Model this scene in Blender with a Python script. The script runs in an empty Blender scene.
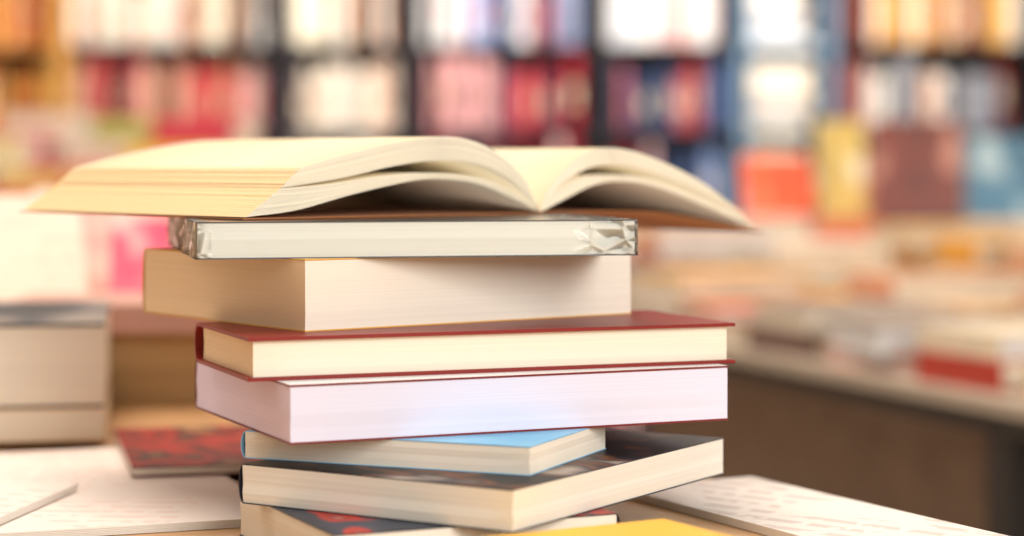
import bpy, bmesh, math, random
from mathutils import Vector, Matrix, Euler
R = random.Random(7)
ZC = 0.919            # eye height
TT = 0.75             # table top height
scene = bpy.context.scene
scene.view_settings.view_transform = 'Standard'

# ------------------------------------------------------------------ materials
def new_mat(name, rough=0.6, spec=0.3):
    m = bpy.data.materials.new(name); m.use_nodes = True
    nt = m.node_tree; b = nt.nodes['Principled BSDF']
    b.inputs['Roughness'].default_value = rough
    b.inputs['Specular IOR Level'].default_value = spec
    return m, nt, b
def rgba(c): return (c[0], c[1], c[2], 1)
def coords(nt, scale, loc=(0,0,0), rot=(0,0,0)):
    tc = nt.nodes.new('ShaderNodeTexCoord'); mp = nt.nodes.new('ShaderNodeMapping')
    mp.inputs['Scale'].default_value = scale; mp.inputs['Location'].default_value = loc
    mp.inputs['Rotation'].default_value = rot
    nt.links.new(tc.outputs['Object'], mp.inputs['Vector']); return mp.outputs['Vector']
def noise(nt, vec, scale=1, detail=2):
    n = nt.nodes.new('ShaderNodeTexNoise'); n.inputs['Scale'].default_value = scale
    n.inputs['Detail'].default_value = detail; nt.links.new(vec, n.inputs['Vector']); return n.outputs['Fac']
def ramp(nt, fac, stops, interp='LINEAR'):
    r = nt.nodes.new('ShaderNodeValToRGB'); cr = r.color_ramp; cr.interpolation = interp
    while len(cr.elements) < len(stops): cr.elements.new(0.5)
    for e, (p, c) in zip(cr.elements, stops): e.position = p; e.color = rgba(c)
    nt.links.new(fac, r.inputs['Fac']); return r.outputs['Color']
def bump(nt, fac, b, strength=0.2, dist=0.0005):
    n = nt.nodes.new('ShaderNodeBump'); n.inputs['Strength'].default_value = strength
    n.inputs['Distance'].default_value = dist
    nt.links.new(fac, n.inputs['Height']); nt.links.new(n.outputs['Normal'], b.inputs['Normal'])
def mul(c, k): return tuple(min(1, x*k) for x in c)

def flat(name, c, rough=0.5, spec=0.3, var=0.93, sc=20):
    m, nt, b = new_mat(name, rough, spec)
    f = noise(nt, coords(nt, (sc,sc,sc)), 1, 3)
    nt.links.new(ramp(nt, f, [(0.3, mul(c,var)), (0.7, c)]), b.inputs['Base Color']); return m
def pages(name, c, dark=0.93, zs=1700):
    m, nt, b = new_mat(name, 0.75, 0.15)
    f = noise(nt, coords(nt, (2.5,2.5,zs)), 1, 3)
    nt.links.new(ramp(nt, f, [(0.32, tuple(x*dark for x in c)), (0.62, c)]), b.inputs['Base Color'])
    bump(nt, f, b, 0.08, 0.0003); return m
def math_n(nt, op, a, b2=None, v=None):
    n = nt.nodes.new('ShaderNodeMath'); n.operation = op
    nt.links.new(a, n.inputs[0])
    if b2 is not None: nt.links.new(b2, n.inputs[1])
    elif v is not None: n.inputs[1].default_value = v
    return n.outputs[0]
def text_mat(name, base, ink, pitch=0.006, strength=0.5, xs=260, rot=0.0, rough=0.6, block=9):
    m, nt, b = new_mat(name, rough, 0.25)
    v = coords(nt, (1,1,1), rot=(0,0,rot))
    sp = nt.nodes.new('ShaderNodeSeparateXYZ'); nt.links.new(v, sp.inputs[0])
    fr = math_n(nt, 'FRACT', math_n(nt, 'MULTIPLY', sp.outputs[1], v=1/pitch))
    line = math_n(nt, 'GREATER_THAN', fr, v=0.55)
    mp = nt.nodes.new('ShaderNodeMapping'); mp.inputs['Scale'].default_value=(xs,1/pitch,1)
    nt.links.new(v, mp.inputs['Vector'])
    w = math_n(nt, 'GREATER_THAN', noise(nt, mp.outputs['Vector'], 1, 1), v=0.45)
    blk = math_n(nt, 'GREATER_THAN', noise(nt, v, block, 0), v=0.46)
    k = math_n(nt, 'MULTIPLY', math_n(nt, 'MULTIPLY', math_n(nt,'MULTIPLY', line, w), blk), v=strength)
    mx = nt.nodes.new('ShaderNodeMix'); mx.data_type='RGBA'
    mx.inputs[6].default_value = rgba(base); mx.inputs[7].default_value = rgba(ink)
    nt.links.new(k, mx.inputs[0]); nt.links.new(mx.outputs[2], b.inputs['Base Color']); return m
def art(name, stops, sc=18, rough=0.25, loc=(0,0,0), spec=0.5):
    m, nt, b = new_mat(name, rough, spec)
    f = noise(nt, coords(nt, (sc,sc*0.7,sc), loc), 1, 1.5)
    nt.links.new(ramp(nt, f, stops), b.inputs['Base Color']); return m
def attr_mat(name, rough=0.5):
    m, nt, b = new_mat(name, rough, 0.3)
    a = nt.nodes.new('ShaderNodeAttribute'); a.attribute_name = 'Col'
    f = noise(nt, coords(nt, (30,30,30)), 1, 2)
    mx = nt.nodes.new('ShaderNodeMix'); mx.data_type='RGBA'; mx.blend_type='MULTIPLY'
    mx.inputs[0].default_value = 1
    nt.links.new(a.outputs['Color'], mx.inputs[6])
    nt.links.new(ramp(nt, f, [(0.3,(0.85,)*3),(0.7,(1,1,1))]), mx.inputs[7])
    nt.links.new(mx.outputs[2], b.inputs['Base Color']); return m
def wood(name, a, b_, rough=0.45, sc=(3,30,30), rot=0):
    m, nt, b = new_mat(name, rough, 0.35)
    f = noise(nt, coords(nt, sc, rot=(0,0,rot)), 1, 5)
    nt.links.new(ramp(nt, f, [(0.3,a),(0.7,b_)]), b.inputs['Base Color']); return m

M_ATTR = attr_mat('printed_covers')

# ------------------------------------------------------------------ mesh helper
class MB:
    def __init__(s, name, mats):
        s.name=name; s.mats=mats; s.bm=bmesh.new()
        s.col=s.bm.loops.layers.float_color.new('Col')
    def face(s, vs, mi=0, c=(1,1,1), smooth=False):
        try: f=s.bm.faces.new(vs)
        except ValueError: return None
        f.material_index=mi; f.smooth=smooth
        for l in f.loops: l[s.col]=rgba(c)
        return f
    def box(s, lo, hi, mi=0, c=(1,1,1), M=None, side=None):
        P=[Vector((x,y,z)) for z in (lo[2],hi[2]) for y in (lo[1],hi[1]) for x in (lo[0],hi[0])]
        if M is not None: P=[M@p for p in P]
        v=[s.bm.verts.new(p) for p in P]
        F=[((0,2,3,1),'b'),((4,5,7,6),'t'),((0,1,5,4),'f'),((2,6,7,3),'k'),((0,4,6,2),'l'),((1,3,7,5),'r')]
        for q,k in F:
            m2 = side[k] if side and k in side else mi
            s.face([v[i] for i in q], m2, c)
    def done(s, loc=(0,0,0), rot=(0,0,0), bevel=0, parent=None, recalc=True):
        if recalc: bmesh.ops.recalc_face_normals(s.bm, faces=s.bm.faces)
        me=bpy.data.meshes.new(s.name); s.bm.to_mesh(me); s.bm.free()
        for m in s.mats: me.materials.append(m)
        o=bpy.data.objects.new(s.name, me); scene.collection.objects.link(o)
        o.location=loc; o.rotation_euler=rot
        if parent: o.parent=parent
        if bevel:
            b=o.modifiers.new('bevel','BEVEL'); b.width=bevel; b.segments=2; b.limit_method='ANGLE'
        return o

# ------------------------------------------------------------------ a bound book
# local: x along the front edge (L), y along the left edge (D), z up. origin = front-left-bottom corner
def book(name, x, y, z, phi, L, D, th, cover, front, left, spine='right', hard=False, ct=0.0006,
         top=None, rot=None, film=None):
    mats=[cover, front, left, top or cover, film or cover]
    mb=MB(name, mats)
    if hard: ct=max(ct,0.0016)
    o=0.003 if hard else 0.0003
    W,H = (L,D) if spine=='right' else (D,L)
    def tr(u,v,zz):
        return Vector((u,v,zz)) if spine=='right' else Vector((L-v,u,zz))
    bul = 0.005 if hard else 0.0006
    outer=[(0,0),(W*0.5,0)]; inner=[(0,ct),(W*0.5,ct)]
    n=8
    for i in range(n+1):
        a=-math.pi/2+math.pi*i/n
        outer.append((W-0.002+ (bul+0.002)*math.cos(a), th/2+th/2*math.sin(a)))
        inner.append((W-0.002+ (bul+0.002-ct)*math.cos(a), th/2+(th/2-ct)*math.sin(a)))
    outer+= [(W*0.5,th),(0,th)]; inner+=[(W*0.5,th-ct),(0,th-ct)]
    vs=[]
    for v in (0,H):
        vs.append(([mb.bm.verts.new(tr(a,v,b)) for a,b in outer],[mb.bm.verts.new(tr(a,v,b)) for a,b in inner]))
    k=len(outer)
    for i in range(k-1):
        mi = 3 if i>=k-3 else 0
        mb.face([vs[0][0][i],vs[0][0][i+1],vs[1][0][i+1],vs[1][0][i]],mi)
        mb.face([vs[0][1][i],vs[1][1][i],vs[1][1][i+1],vs[0][1][i+1]],0)
        for e in (0,1):
            mb.face([vs[e][0][i],vs[e][1][i],vs[e][1][i+1],vs[e][0][i+1]],0)
    for j in (0,k-1):
        mb.face([vs[0][0][j],vs[1][0][j],vs[1][1][j],vs[0][1][j]],0)
    N=14; NZ=4
    x0,x1,y0,y1=(o, L-0.0016, o, D-o) if spine=='right' else (o, L-o, o, D-0.0016)
    rr=random.Random(int(L*1e5)+int(th*1e5))
    dips=[rr.uniform(-.0003,.0003) for _ in range(NZ+1)]
    ring=[]
    pts=[(x0+(x1-x0)*i/N, y0,'f') for i in range(N)]+[(x1,y0+(y1-y0)*i/N,'r') for i in range(N)]+\
        [(x1-(x1-x0)*i/N,y1,'k') for i in range(N)]+[(x0,y1-(y1-y0)*i/N,'l') for i in range(N)]
    for iz in range(NZ+1):
        zz=ct+(th-2*ct)*iz/NZ
        row=[]
        for (a,b,s) in pts:
            dx=dips[iz] if s=='l' else 0; dy=dips[iz] if s=='f' else 0
            row.append(mb.bm.verts.new((a+dx,b+dy,zz)))
        ring.append(row)
    K=len(pts)
    for iz in range(NZ):
        for i in range(K):
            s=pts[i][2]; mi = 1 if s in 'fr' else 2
            mb.face([ring[iz][i],ring[iz][(i+1)%K],ring[iz+1][(i+1)%K],ring[iz+1][i]],mi)
    mb.face(ring[0][::-1],1); mb.face(ring[-1],1)
    if film:
        e=0.0009
        mb.box((-e,-e,-0.0001),(L+e,D+e,th+0.0001),4)
    return mb.done((x,y,z),(0,0,math.radians(phi)) if rot is None else rot)

# paper tones
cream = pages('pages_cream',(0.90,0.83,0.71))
creamL= pages('pages_cream_aged_shaded',(0.84,0.63,0.40))  # left faces: page yellowing plus warm shade put into the colour
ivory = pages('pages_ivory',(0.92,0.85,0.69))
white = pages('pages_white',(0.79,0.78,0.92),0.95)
whiteL= pages('pages_white_shaded',(0.78,0.67,0.80),0.95)  # left-face copy of white, its shaded side tinted into the colour
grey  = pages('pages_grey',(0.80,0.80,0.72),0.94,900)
greyL = pages('pages_grey_shaded',(0.56,0.48,0.36),0.88,900)  # left-face copy of grey, darkened and browned to paint in shade
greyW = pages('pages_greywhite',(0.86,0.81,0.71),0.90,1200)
red   = flat('cloth_red',(0.25,0.018,0.012),0.4,0.3)
maroon= flat('cover_maroon',(0.20,0.02,0.02),0.4)
black = flat('cover_black',(0.02,0.022,0.03),0.3)
slate = flat('cover_grey',(0.16,0.17,0.17),0.4)
tan   = flat('cover_ochre',(0.75,0.42,0.10),0.4)
blue  = art('cover_sky_blue',[(0.3,(0.10,0.38,0.62)),(0.6,(0.30,0.60,0.85)),(0.8,(0.8,0.9,0.95))],14,0.4,(0,0,0),.3)
dark_art = art('cover_dark_photo',[(0.35,(0.01,0.012,0.02)),(0.50,(0.02,0.018,0.02)),(0.57,(0.16,0.06,0.03)),(0.63,(0.03,0.025,0.03)),(0.74,(0.35,0.28,0.24))],36,0.42,(0,0,0),.15)
mixed_art= art('cover_collage',[(0.36,(0.02,0.03,0.05)),(0.5,(0.04,0.05,0.08)),(0.54,(0.50,0.03,0.02)),(0.62,(0.35,0.03,0.02)),(0.68,(0.8,0.78,0.75))],34,0.4,(3,1,0),.2)
yellow= flat('cover_yellow',(0.95,0.50,0.015),0.4)
pinkc = flat('cover_pink_brown',(0.62,0.34,0.27),0.45)

# clear shrink-wrap film
mf=bpy.data.materials.new('plastic_film'); mf.use_nodes=True; nt=mf.node_tree
for n in list(nt.nodes):
    if n.type!='OUTPUT_MATERIAL': nt.nodes.remove(n)
out=[n for n in nt.nodes if n.type=='OUTPUT_MATERIAL'][0]
t=nt.nodes.new('ShaderNodeBsdfTransparent'); g=nt.nodes.new('ShaderNodeBsdfGlossy'); g.inputs['Roughness'].default_value=0.12
mx=nt.nodes.new('ShaderNodeMixShader')
cv=coords(nt,(1,1,1)); sp=nt.nodes.new('ShaderNodeSeparateXYZ'); nt.links.new(cv,sp.inputs[0])
endm=nt.nodes.new('ShaderNodeMapRange'); endm.inputs[1].default_value=.172; endm.inputs[2].default_value=.197
nt.links.new(sp.outputs[0],endm.inputs[0])
lowm=nt.nodes.new('ShaderNodeMapRange'); lowm.inputs[1].default_value=.007; lowm.inputs[2].default_value=.0005
nt.links.new(sp.outputs[0],lowm.inputs[0])
msk=math_n(nt,'ADD',endm.outputs[0],lowm.outputs[0])
vo=nt.nodes.new('ShaderNodeTexVoronoi'); vo.inputs['Scale'].default_value=1; vo.feature='DISTANCE_TO_EDGE'
nt.links.new(coords(nt,(85,85,130),rot=(0,.6,0)),vo.inputs['Vector'])
hgt=math_n(nt,'MULTIPLY',vo.outputs['Distance'],msk)
bp=nt.nodes.new('ShaderNodeBump'); bp.inputs['Strength'].default_value=1; bp.inputs['Distance'].default_value=0.008
nt.links.new(hgt,bp.inputs['Height']); nt.links.new(bp.outputs['Normal'],g.inputs['Normal'])
fr=nt.nodes.new('ShaderNodeFresnel'); fr.inputs['IOR'].default_value=1.4; nt.links.new(bp.outputs['Normal'],fr.inputs['Normal'])
nt.links.new(fr.outputs[0],mx.inputs[0]); nt.links.new(t.outputs[0],mx.inputs[1]); nt.links.new(g.outputs[0],mx.inputs[2])
nt.links.new(mx.outputs[0],out.inputs[0])

# ------------------------------------------------------------------ the main stack
def Z(d): return ZC-d
book('softcover_book', -0.0715,0.845,TT,25,0.13,0.125,Z(.149)-TT, black,cream,cream,'right',top=mixed_art)
book('novel_book', 0.0004,0.85,Z(.149),58,0.192,0.142,.0175, black,greyW,greyW,'back',top=dark_art,ct=0.0005)
book('paperback_book', 0.0076,0.888,Z(.1315),67,0.092,0.140,.0123, blue,cream,cream,'back',top=blue,ct=0.0004)
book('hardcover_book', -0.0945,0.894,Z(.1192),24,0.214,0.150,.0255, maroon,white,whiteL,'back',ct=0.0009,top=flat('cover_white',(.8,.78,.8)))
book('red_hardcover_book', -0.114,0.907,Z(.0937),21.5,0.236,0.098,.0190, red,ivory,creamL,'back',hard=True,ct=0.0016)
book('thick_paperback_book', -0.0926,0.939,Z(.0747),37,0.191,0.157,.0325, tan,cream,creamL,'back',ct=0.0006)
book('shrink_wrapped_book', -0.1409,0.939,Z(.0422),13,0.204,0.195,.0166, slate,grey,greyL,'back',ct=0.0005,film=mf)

# ------------------------------------------------------------------ open book
def catmull(P, n):
    P=[Vector(p) for p in P]; Q=[P[0]*2-P[1]]+P+[P[-1]*2-P[-2]]; out=[]
    for i in range(1,len(Q)-2):
        for k in range(12):
            t=k/12; a,b,c,d=Q[i-1],Q[i],Q[i+1],Q[i+2]
            out.append(0.5*((2*b)+(c-a)*t+(2*a-5*b+4*c-d)*t*t+(3*b-a-3*c+d)*t**3))
    out.append(P[-1])
    s=[0]
    for i in range(1,len(out)): s.append(s[-1]+(out[i]-out[i-1]).length)
    res=[]; j=0
    for k in range(n):
        tt=s[-1]*k/(n-1)
        while j<len(s)-2 and s[j+1]<tt: j+=1
        f=(tt-s[j])/max(1e-9,s[j+1]-s[j]); res.append(out[j].lerp(out[j+1],min(1,f)))
    return res
paper_near = flat('open_page_paper',(0.93,0.84,0.66),0.8,0.1,0.97)
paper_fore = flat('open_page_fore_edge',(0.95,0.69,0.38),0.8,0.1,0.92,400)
page_text = text_mat('printed_page',(0.93,0.75,0.50),(0.30,0.22,0.15),0.0055,0.25,420)
cov_out = flat('open_cover_brown',(0.45,0.17,0.06),0.45)
cov_in  = flat('open_cover_inside',(0.20,0.09,0.05),0.6)
mb=MB('open_book',[paper_near,paper_fore,page_text,cov_out,cov_in])
LEN=0.21; NP=30
rr=random.Random(3)
def sheet(prof_lo, prof_hi, top=False, y0=0.0, y1=LEN):
    ys=[y0,(y0+y1)/2,y1]; rows=[]
    for yy in ys:
        rows.append(([mb.bm.verts.new((p.x,yy,p.y)) for p in prof_lo],[mb.bm.verts.new((p.x,yy,p.y)) for p in prof_hi]))
    for a,b in zip(rows[:-1],rows[1:]):
        for i in range(len(prof_lo)-1):
            mb.face([a[1][i],a[1][i+1],b[1][i+1],b[1][i]],2 if top else 0,smooth=True)
            mb.face([a[0][i],b[0][i],b[0][i+1],a[0][i+1]],0,smooth=True)
        mb.face([a[0][-1],b[0][-1],b[1][-1],a[1][-1]],1)
        mb.face([a[0][0],a[1][0],b[1][0],b[0][0]],0)
    for r in (rows[0],rows[-1]):
        for i in range(len(prof_lo)-1):
            mb.face([r[0][i],r[0][i+1],r[1][i+1],r[1][i]],0)
def group(lo, hi, n, topflag):
    lo=catmull(lo,NP); hi=catmull(hi,NP)
    for i in range(n):
        f0=i/n; f1=(i+0.86)/n
        if i==n-1: f1=1
        e=rr.uniform(-.0005,.0003); yj=rr.uniform(-.0003,.0003)
        a=[l.lerp(h,f0) for l,h in zip(lo,hi)]; b=[l.lerp(h,f1) for l,h in zip(lo,hi)]
        sg=1 if a[-1].x>0 else -1
        a[-1]=a[-1]+Vector((sg*e,0)); b[-1]=b[-1]+Vector((sg*e,0))
        sheet(a,b,topflag and i==n-1,yj,LEN+yj)
Ltop=[(-0.0005,.0022),(-.0060,.0115),(-.0138,.0215),(-.0343,.0340),(-.0608,.0395),(-.0927,.0367),(-.125,.0305),(-.1528,.0240)]
LmH =[(-0.0005,.0016),(-.0075,.0085),(-.0180,.0165),(-.0390,.0250),(-.0660,.0278),(-.0950,.0250),(-.130,.0188),(-.1640,.0145)]
LmL =[(-0.0005,.0013),(-.0085,.0060),(-.0200,.0120),(-.0400,.0187),(-.0680,.0214),(-.0980,.0198),(-.132,.0162),(-.1645,.0142)]
Llow=[(-0.0005,.0009),(-.0130,.0060),(-.0400,.0152),(-.0650,.0182),(-.0850,.0174),(-.1200,.0115),(-.155,.0040),(-.1835,.0012)]
group(LmH,Ltop,24,True); group(Llow,LmL,12,False)
Rtop=[(.0005,.0022),(.0050,.0100),(.0107,.0170),(.0287,.0300),(.0508,.0346),(.0811,.0300),(.1206,.0165),(.1540,-.0010)]
RmH =[(.0005,.0016),(.0080,.0085),(.0170,.0160),(.0350,.0235),(.0580,.0255),(.0860,.0205),(.1240,.0090),(.1600,-.0055)]
RmL =[(.0005,.0013),(.0090,.0060),(.0200,.0120),(.0370,.0185),(.0600,.0200),(.0870,.0165),(.1250,.0060),(.1610,-.0060)]
Rlow=[(.0005,.0009),(.0130,.0055),(.0380,.0145),(.0600,.0165),(.0850,.0137),(.1200,.0040),(.150,-.0055),(.1670,-.0100)]
group(RmH,Rtop,18,True); group(Rlow,RmL,7,False)
cp=catmull([(-.186,0.0001),(-.12,.0001),(-.05,.0001),(0,.0001),(.05,.0001),(.085,-.0012),(.12,-.0055),(.15,-.0103),(.173,-.0138)],50)
lo=[mb.bm.verts.new((p.x,y,p.y)) for y in (-.001,LEN+.001) for p in cp]
hi=[mb.bm.verts.new((p.x,y,p.y+.0006)) for y in (-.001,LEN+.001) for p in cp]
n=len(cp)
for i in range(n-1):
    mb.face([lo[i],lo[n+i],lo[n+i+1],lo[i+1]],3,smooth=True); mb.face([hi[i],hi[i+1],hi[n+i+1],hi[n+i]],4,smooth=True)
    mb.face([lo[i],lo[i+1],hi[i+1],hi[i]],3); mb.face([lo[n+i],hi[n+i],hi[n+i+1],lo[n+i+1]],3)
for j in (0,n-1): mb.face([lo[j],hi[j],hi[n+j],lo[n+j]],3)
mb.done((.0145,1.092,Z(.0255)+.0002),(0,0,math.radians(41.5)))

# ------------------------------------------------------------------ things on the near table
book('yellow_book',0,0,TT,30.3,0.16,0.14,Z(.149)-TT, yellow,cream,cream,'right')
o=bpy.data.objects['yellow_book']
c,s=math.cos(math.radians(30.3)),math.sin(math.radians(30.3))
o.location=(.0655-.16*c+.14*s, .886-.16*s-.14*c, TT)

def sheaf(name, corner, ang, w, d, th, mat, edge, z=TT):
    """thin stapled booklet: a few leaves, slightly splayed, folded at one side"""
    mb=MB(name,[mat,edge]); n=5
    for i in range(n):
        e=0.0012*(n-1-i)
        mb.box((e,0,th*i/n),(w,d-e*0.5,th*(i+.8)/n),1,side={'t':0} if i==n-1 else None)
    mb.box((-.0008,0,0),(0,d,th*.98),1)
    return mb.done((corner[0],corner[1],z),(0,0,ang))
brochure=text_mat('brochure_print',(0.84,0.77,0.71),(0.42,0.26,0.24),0.016,0.38,90,rot=1.2,block=16)
brochureB=text_mat('brochure_print_pink',(0.90,0.79,0.72),(0.75,0.40,0.33),0.014,0.28,110,rot=0.4,block=14)
pap=flat('leaf_edge',(0.85,0.80,0.72))
sheaf('brochure',(.150,.895),math.radians(27.8),0.082,0.205,.004,brochure,pap)
sheaf('brochure',(-.345,.90),math.radians(20),0.255,0.27,.004,brochureB,pap)
sheaf('brochure',(-.42,.86),math.radians(-8),0.17,0.23,.0035,brochureB,pap,z=TT+.0045)
dred = art('cover_dark_red',[(0.35,(0.03,0.008,0.008)),(0.46,(0.42,0.02,0.012)),(0.54,(0.30,0.02,0.012)),(0.6,(0.05,0.012,0.012)),(0.72,(0.45,0.20,0.08))],30,0.5,(0,0,0),.15)
book('flat_cover_book',-.200,1.106,TT+.0045,14,0.14,0.17,.005,maroon,cream,cream,'back',top=dred)
piece_art=art('cover_slate',[(0.35,(0.02,0.03,0.04)),(0.52,(0.06,0.07,0.09)),(0.65,(0.30,0.25,0.22))],16,0.5,(0,0,0),.2)
warmp=pages('pages_warm',(0.96,0.89,0.76),0.95,300)
book('thick_book',-.4547,1.215,TT+.0045,10,0.215,0.20,.020,tan,warmp,warmp,'back')
book('thick_book',-.462,1.215,TT+.0245,10,0.222,0.22,.050,black,warmp,warmp,'back',top=piece_art,ct=.0016)
brn=pages('pages_brown',(0.55,0.37,0.18),0.85,300)
book('reference_book',-.36,1.46,TT,8,0.21,0.14,.052,tan,brn,brn,'back')
book('pink_catalogue',-.355,1.455,TT+.052,3,0.20,0.14,.020,pinkc,pinkc,pinkc,'back',top=pinkc)
magenta=art('cover_magenta',[(0.38,(0.80,0.03,0.12)),(0.48,(0.85,0.12,0.20)),(0.56,(0.9,0.60,0.54))],20,0.4,(2,0,1))
wpink=text_mat('catalogue_page',(0.92,0.69,0.56),(0.72,0.42,0.35),0.02,0.35,60,block=10)
book('leaning_catalogue',-.570,1.60,TT+.011,12,0.25,0.165,.012,wpink,cream,cream,'back',top=wpink,
     rot=(math.radians(50),0,math.radians(20)))
book('magenta_book',-.335,1.735,TT+.010,0,0.088,0.125,.013,magenta,cream,cream,'right',top=magenta,
     rot=(math.radians(58),0,math.radians(6)))
book('pale_pink_book',-.43,1.835,TT+.010,0,0.22,0.15,.012,pinkc,cream,cream,'right',
     top=art('cover_pale_pink',[(0.4,(0.88,0.62,0.52)),(0.52,(0.85,0.40,0.36)),(0.62,(0.92,0.8,0.7))],15,0.5),rot=(math.radians(62),0,math.radians(2)))

# ------------------------------------------------------------------ near table
def quadprism(mb, pts, z0, z1, mi=0):
    a=[mb.bm.verts.new((x,y,z0)) for x,y in pts]; b=[mb.bm.verts.new((x,y,z1)) for x,y in pts]
    n=len(pts); mb.face(a[::-1],mi); mb.face(b,mi)
    for i in range(n): mb.face([a[i],a[(i+1)%n],b[(i+1)%n],b[i]],mi)
wood_t=wood('table_oak',(0.50,0.27,0.12),(0.66,0.40,0.20))
metal=flat('dark_steel',(0.03,0.028,0.028),0.4,0.5)
mb=MB('display_table',[wood_t,metal])
d=Vector((.466,-.885)); p=Vector((-.885,-.466)); C=Vector((-.355,2.02))
C=C-d*.08
A=C+d*2.04; Bq=A+p*1.2; Dq=C+p*1.2
quadprism(mb,[C,A,Bq,Dq],TT-.03,TT-.0003)
for q in (C+(d+p)*.06, A+(p-d)*.06, Bq+(-p-d)*.06, Dq+(d-p)*.06):
    mb.box((q.x-.02,q.y-.02,0),(q.x+.02,q.y+.02,TT-.03),1)
mb.done(bevel=.003)

# ------------------------------------------------------------------ piles (background)
PAGE=(0.88,0.78,0.62)
def pile(mb, x, y, z, ang, items, jit=.006, flip=.4, turn=.08):
    """items: (w,d,th,color). closed books: two covers, spine and page block"""
    zz=z
    for (w,dp,th,c) in items:
        a=ang+R.uniform(-turn,turn)+(math.pi if R.random()<flip else 0)
        M=Matrix.Translation((x+R.uniform(-jit,jit),y+R.uniform(-jit,jit),zz))@Matrix.Rotation(a,4,'Z')
        t=.002
        mb.box((-w/2,-dp/2,0),(w/2,dp/2,t),0,c,M)
        mb.box((-w/2,-dp/2,th-t),(w/2,dp/2,th-.0002),0,c,M)
        mb.box((-w/2,dp/2-.003,t),(w/2,dp/2,th-t),0,c,M)
        mb.box((-w/2+.003,-dp/2+.003,t),(w/2-.003,dp/2-.003,th-t),0,PAGE if R.random()<.8 else (.8,.8,.8),M)
        zz+=th
    return zz
COL=[(0.88,0.72,0.52),(0.82,0.55,0.30),(0.88,0.75,0.56),(0.88,0.76,0.62),(0.88,0.80,0.72),(0.8,0.45,0.28),
     (0.50,0.06,0.04),(0.90,0.45,0.05),(0.35,0.28,0.24),(0.85,0.22,0.12),(0.20,0.12,0.10),(0.88,0.85,0.80)]
ZT2=ZC-.22
t2=MB('bookshop_table',[flat('table_laminate',(0.52,0.43,0.34),0.4),metal,wood('panel_wood',(0.26,0.18,0.13),(0.35,0.26,0.20))])
e=Vector((.336,-.942)); w=Vector((.942,.336)); S0=Vector((-.02,3.30)); S=S0-e*.75
E=S0+e*2.1
quadprism(t2,[S,E,E+w*1.75,S+w*1.75],ZT2-.014,ZT2-.0003,0)
quadprism(t2,[S+w*.006+e*.006,E+w*.006-e*.006,E+w*.04-e*.006,S+w*.04+e*.006],ZT2-.034,ZT2-.014,1)
i0=S0+w*.20+e*.12; i1=E+w*.20-e*.60
quadprism(t2,[i0,i1,i1+w*1.2,i0+w*1.2],.10,ZT2-.014,2)
for q in (S+(w+e)*.03, S0+e*1.40+w*.03, E+w*.03-e*.03, E+w*1.70-e*.03, S+w*1.70+e*.03):
    quadprism(t2,[q-w*.02-e*.02,q-w*.02+e*.02,q+w*.02+e*.02,q+w*.02-e*.02],0,ZT2-.014,1)
t2.done()
an=math.atan2(e.y,e.x)+math.pi/2
bp_=MB('book_pile',[M_ATTR])
for i in range(-3,11):
    for j in range(7):
        q=S0+e*(.14+i*.19)+w*(.13+j*.24)
        if q.y>3.52: continue
        n=R.choice([2,2,3]) if j<2 else R.choice([3,4,4,5])
        if q.y>3.1: n+=1
        if j==0 and i>6: n=R.choice([1,2])
        it=[(R.uniform(.13,.15),R.uniform(.19,.21),R.uniform(.014,.034),R.choice(COL)) for _ in range(n)]
        pile(bp_,q.x,q.y,ZT2,an+math.pi/2,it,turn=.16)
def px(pxx,Y): return (pxx-512)/2100*Y
DY=3.80
for pc in (610,695,776,842,917,993,1070,1150):
    pile(bp_,px(pc,DY),DY+.01,ZT2,0,[(.135,.19,.03,R.choice(COL)) for _ in range(4)],.002)
bp_.done()

def upright(name,x,y,z,w,h,t,ang,c1,c2,lean=10):
    m=art(name+'_cover',[(0.35,mul(c1,.7)),(0.5,c1),(0.60,c1),(0.68,c2)],14,0.4,(x*9,y*7,0))
    return book(name,x,y,z,0,w,h,t,m,cream,cream,'right',top=m,rot=(math.radians(90-lean),0,math.radians(ang)))
zr=ZT2+.1202
upright('yellow_display_book',px(818,DY),DY,zr,0.085,0.18,.02,3,(0.72,0.52,0.12),(0.9,0.85,0.6))
upright('dark_red_display_book',px(870,DY),DY-.01,zr,0.16,0.18,.025,-4,(0.22,0.045,0.025),(0.60,0.28,0.20))
upright('blue_display_book',px(964,DY),DY,zr,0.13,0.15,.025,-6,(0.08,0.22,0.34),(0.45,0.6,0.65))
upright('orange_display_book',px(743,DY),DY-.02,zr-.0,0.125,0.12,.02,2,(0.95,0.12,0.03),(0.95,0.45,0.30),28)

# left back table with colourful piles
t3=MB('bargain_table',[flat('table_white',(0.6,0.5,0.4)),metal])
ZT3=ZC-.16
t3.box((-2.0,3.0,ZT3-.03),(-.47,4.3,ZT3-.0003),0)
for x in (-1.95,-.52):
    for y in (3.04,4.24): t3.box((x-.025,y-.025,0),(x+.025,y+.025,ZT3-.03),1)
t3.done(bevel=.003)
b3=MB('book_pile',[M_ATTR])
CW=[(0.85,0.28,0.02),(0.88,0.55,0.06),(0.8,0.68,0.40),(0.80,0.18,0.16),(0.50,0.50,0.15),(0.85,0.72,0.58),(0.65,0.06,0.10),(0.82,0.58,0.18)]
for i in range(9):
    for j in range(5):
        h=0; H=.10+.03*j+R.uniform(0,.04); it=[]
        cc=R.choice(CW)
        while h<H:
            th=R.uniform(.02,.035); h+=th
            if R.random()<.25: cc=R.choice(CW)
            it.append((R.uniform(.13,.15),R.uniform(.17,.21),th,cc))
        pile(b3,-1.88+i*.162,3.15+j*.25,ZT3,0,it,flip=.95)
b3.done()

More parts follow.
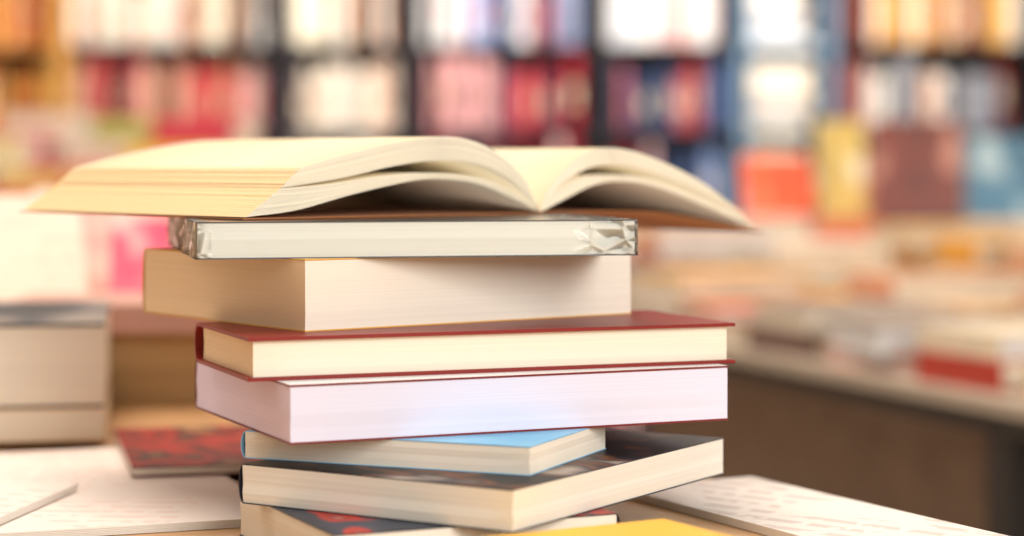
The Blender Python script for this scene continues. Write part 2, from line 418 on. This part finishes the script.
# ------------------------------------------------------------------ bookcase along the back wall
YB=6.0
case=MB('bookcase',[flat('case_dark',(0.025,0.02,0.025),0.5),flat('case_blue',(0.16,0.27,0.40),0.5),wood('case_amber',(0.50,0.22,0.05),(0.65,0.34,0.09))])
xs=[-3.1,-2.5,-1.9,-1.29,-.654,-.283,.251,.657,.914,1.50,2.1,2.7,3.3]
zs=[.08,.285,.53,.775,1.02,1.265,1.51,1.755,2.0,2.25]
case.box((xs[0],YB+.26,0),(xs[-1],YB+.28,2.3),0)
for i,x in enumerate(xs):
    mi = 1 if i in (7,8) else (2 if i==3 else 0)
    wd=(.020 if i in (3,4,5) else .011)
    case.box((x-wd,YB-.01,0),(x+wd,YB+.26,2.3),mi)
for i in range(len(xs)-1):
    mi=1 if i==7 else (2 if i<=2 else 0)
    for z in zs:
        case.box((xs[i]+.012,YB-.005,z-.012),(xs[i+1]-.012,YB+.26,z),mi)
case.done()
W_=(0.90,0.86,0.80)
pal={
 'warm':[(0.80,0.30,0.03),(0.7,0.18,0.03),(0.85,0.55,0.12),(0.35,0.10,0.03),(0.8,0.6,0.3)],
 'pink':[(0.45,0.05,0.05),(0.60,0.20,0.15),(0.78,0.50,0.38),(0.18,0.04,0.04),(0.45,0.22,0.11),(0.55,0.08,0.10),(0.85,0.66,0.55),(0.6,0.25,0.28)],
 'white':[W_,(0.70,0.58,0.48),(0.8,0.50,0.38),(0.18,0.12,0.12),(0.85,0.75,0.62)],
 'topw':[W_,W_,(0.9,0.82,0.66),(0.70,0.36,0.22),(0.12,0.10,0.10),(0.8,0.68,0.54)],
 'red':[(0.45,0.02,0.04),(0.58,0.07,0.09),(0.03,0.03,0.07),(0.75,0.38,0.38),(0.20,0.03,0.05),(0.04,0.04,0.09),(0.55,0.05,0.09),(0.85,0.60,0.56)],
 'navy':[(0.03,0.05,0.13),(0.45,0.03,0.05),(0.06,0.10,0.22),(0.7,0.42,0.42),(0.50,0.10,0.11),(0.02,0.02,0.05),(0.15,0.22,0.4),(0.6,0.12,0.12)],
 'bluew':[(0.86,0.88,0.95),(0.93,0.92,0.92),(0.30,0.38,0.62),(0.6,0.18,0.22),(0.93,0.92,0.92),(0.07,0.09,0.2)],
 'hi':[(0.93,0.92,0.93),(0.93,0.91,0.9),(0.80,0.83,0.92),(0.93,0.92,0.93),(0.7,0.35,0.3)],
 'pale':[(0.8,0.78,0.78),W_,(0.38,0.38,0.42),(0.82,0.50,0.36),(0.38,0.08,0.06),W_,(0.12,0.15,0.22)],
 'yr':[(0.80,0.42,0.06),(0.60,0.06,0.04),W_,(0.25,0.06,0.04),(0.8,0.58,0.3),(0.5,0.20,0.06)],
}
up =['warm','warm','warm','topw','topw','bluew','hi','bluew','yr','yr','pale','pale']
mid=['warm','warm','warm','pink','white','red','navy','white','pale','pale','red','pink']
sb=MB('shelf_books',[M_ATTR])
for i in range(len(xs)-1):
    for k,z in enumerate(zs[:-1]):
        P=pal[(mid if z<1.1 else up)[i]]
        x=xs[i]+.026; end=xs[i+1]-.026; hmax=zs[k+1]-z-.016
        if i==7:
            zz=z
            while zz<z+hmax*.75:
                th=R.uniform(.02,.04); c=R.choice([W_,(0.6,0.56,0.53),(0.4,0.47,0.6),(0.8,0.70,0.55),(.06,.08,.18)])
                ww=R.uniform(.13,.19)
                sb.box((x,YB+.01,zz),(x+ww,YB+.2,zz+th),0,c); zz+=th+.0005
            continue
        run=0
        while x<end-.045:
            if run<=0:
                cc=R.choice(P); run=R.choice([1,1,1,2]); hh=R.uniform(.66,.99)*hmax; tt=R.uniform(.014,.034)
            t=min(tt,end-x); dp=R.uniform(.0,.06)
            c=mul(cc,R.uniform(.75,1.08))
            sb.box((x,YB+.005+dp,z),(x+t-.0012,YB+.19,z+hh),0,c)
            b=hh*R.uniform(.55,.7)
            c2=(.85,.7,.5) if sum(cc)<1.0 else R.choice([(0.2,0.12,0.10),(0.55,0.08,0.05),(0.3,0.18,0.12)])
            if R.random()<.4: sb.box((x+t*.25,YB+.0035+dp,z+hh*.3),(x+t*.7,YB+.005+dp,z+b),0,c2)
            x+=t; run-=1
            if R.random()<.08: x+=.03
sb.done()

# ------------------------------------------------------------------ room shell
def room_box(name, lo, hi, mat):
    mb=MB(name,[mat]); mb.box(lo,hi,0); return mb.done()
room_box('floor',(-4,-2.5,-.05),(4,6.4,0),wood('floor_boards',(0.36,0.27,0.21),(0.46,0.36,0.28),0.4,(2,14,2)))
plaster=flat('wall_paint',(0.80,0.68,0.54),0.8)
room_box('wall_back',(-4,6.3,0),(4,6.4,3),plaster)
room_box('wall_left',(-4.1,-2.5,0),(-4,6.4,3),plaster)
room_box('wall_right',(4,-2.5,0),(4.1,6.4,3),plaster)

# ------------------------------------------------------------------ light
wd=bpy.data.worlds.new('World'); scene.world=wd; wd.use_nodes=True
bg=wd.node_tree.nodes['Background']; bg.inputs[0].default_value=(1,.91,.81,1); bg.inputs[1].default_value=0.50
def area(name,loc,target,size,energy,col,sy=None):
    l=bpy.data.lights.new(name,'AREA'); l.energy=energy; l.color=col; l.size=size
    if sy: l.shape='RECTANGLE'; l.size_y=sy
    o=bpy.data.objects.new(name,l); scene.collection.objects.link(o); o.location=loc
    o.rotation_euler=(Vector(target)-Vector(loc)).to_track_quat('-Z','Y').to_euler(); return o
area('window_light',(1.6,-1.4,2.0),(0,1,.85),1.6,76,(1,.985,.965))
area('ceiling_lamp',(-.6,1.6,2.8),(-.35,1.4,.7),1.2,42,(1,.89,.76))
area('shelf_lamp',(.2,4.7,2.7),(.25,6.0,1.4),3.0,135,(1,.94,.86),.5)
area('shelf_lamp',(.3,3.2,2.9),(0.3,3.6,.7),2.0,30,(1,.88,.76),.6)

# ------------------------------------------------------------------ camera
cam=bpy.data.cameras.new('camera'); co=bpy.data.objects.new('camera',cam); scene.collection.objects.link(co)
co.location=(0,0,ZC); co.rotation_euler=(math.pi/2,0,0)
cam.sensor_width=36; cam.lens=36*2100/1024; cam.shift_y=-(268-165)/1024
cam.dof.use_dof=True; cam.dof.focus_distance=.95; cam.dof.aperture_fstop=3.8
cam.clip_start=.02
scene.camera=co
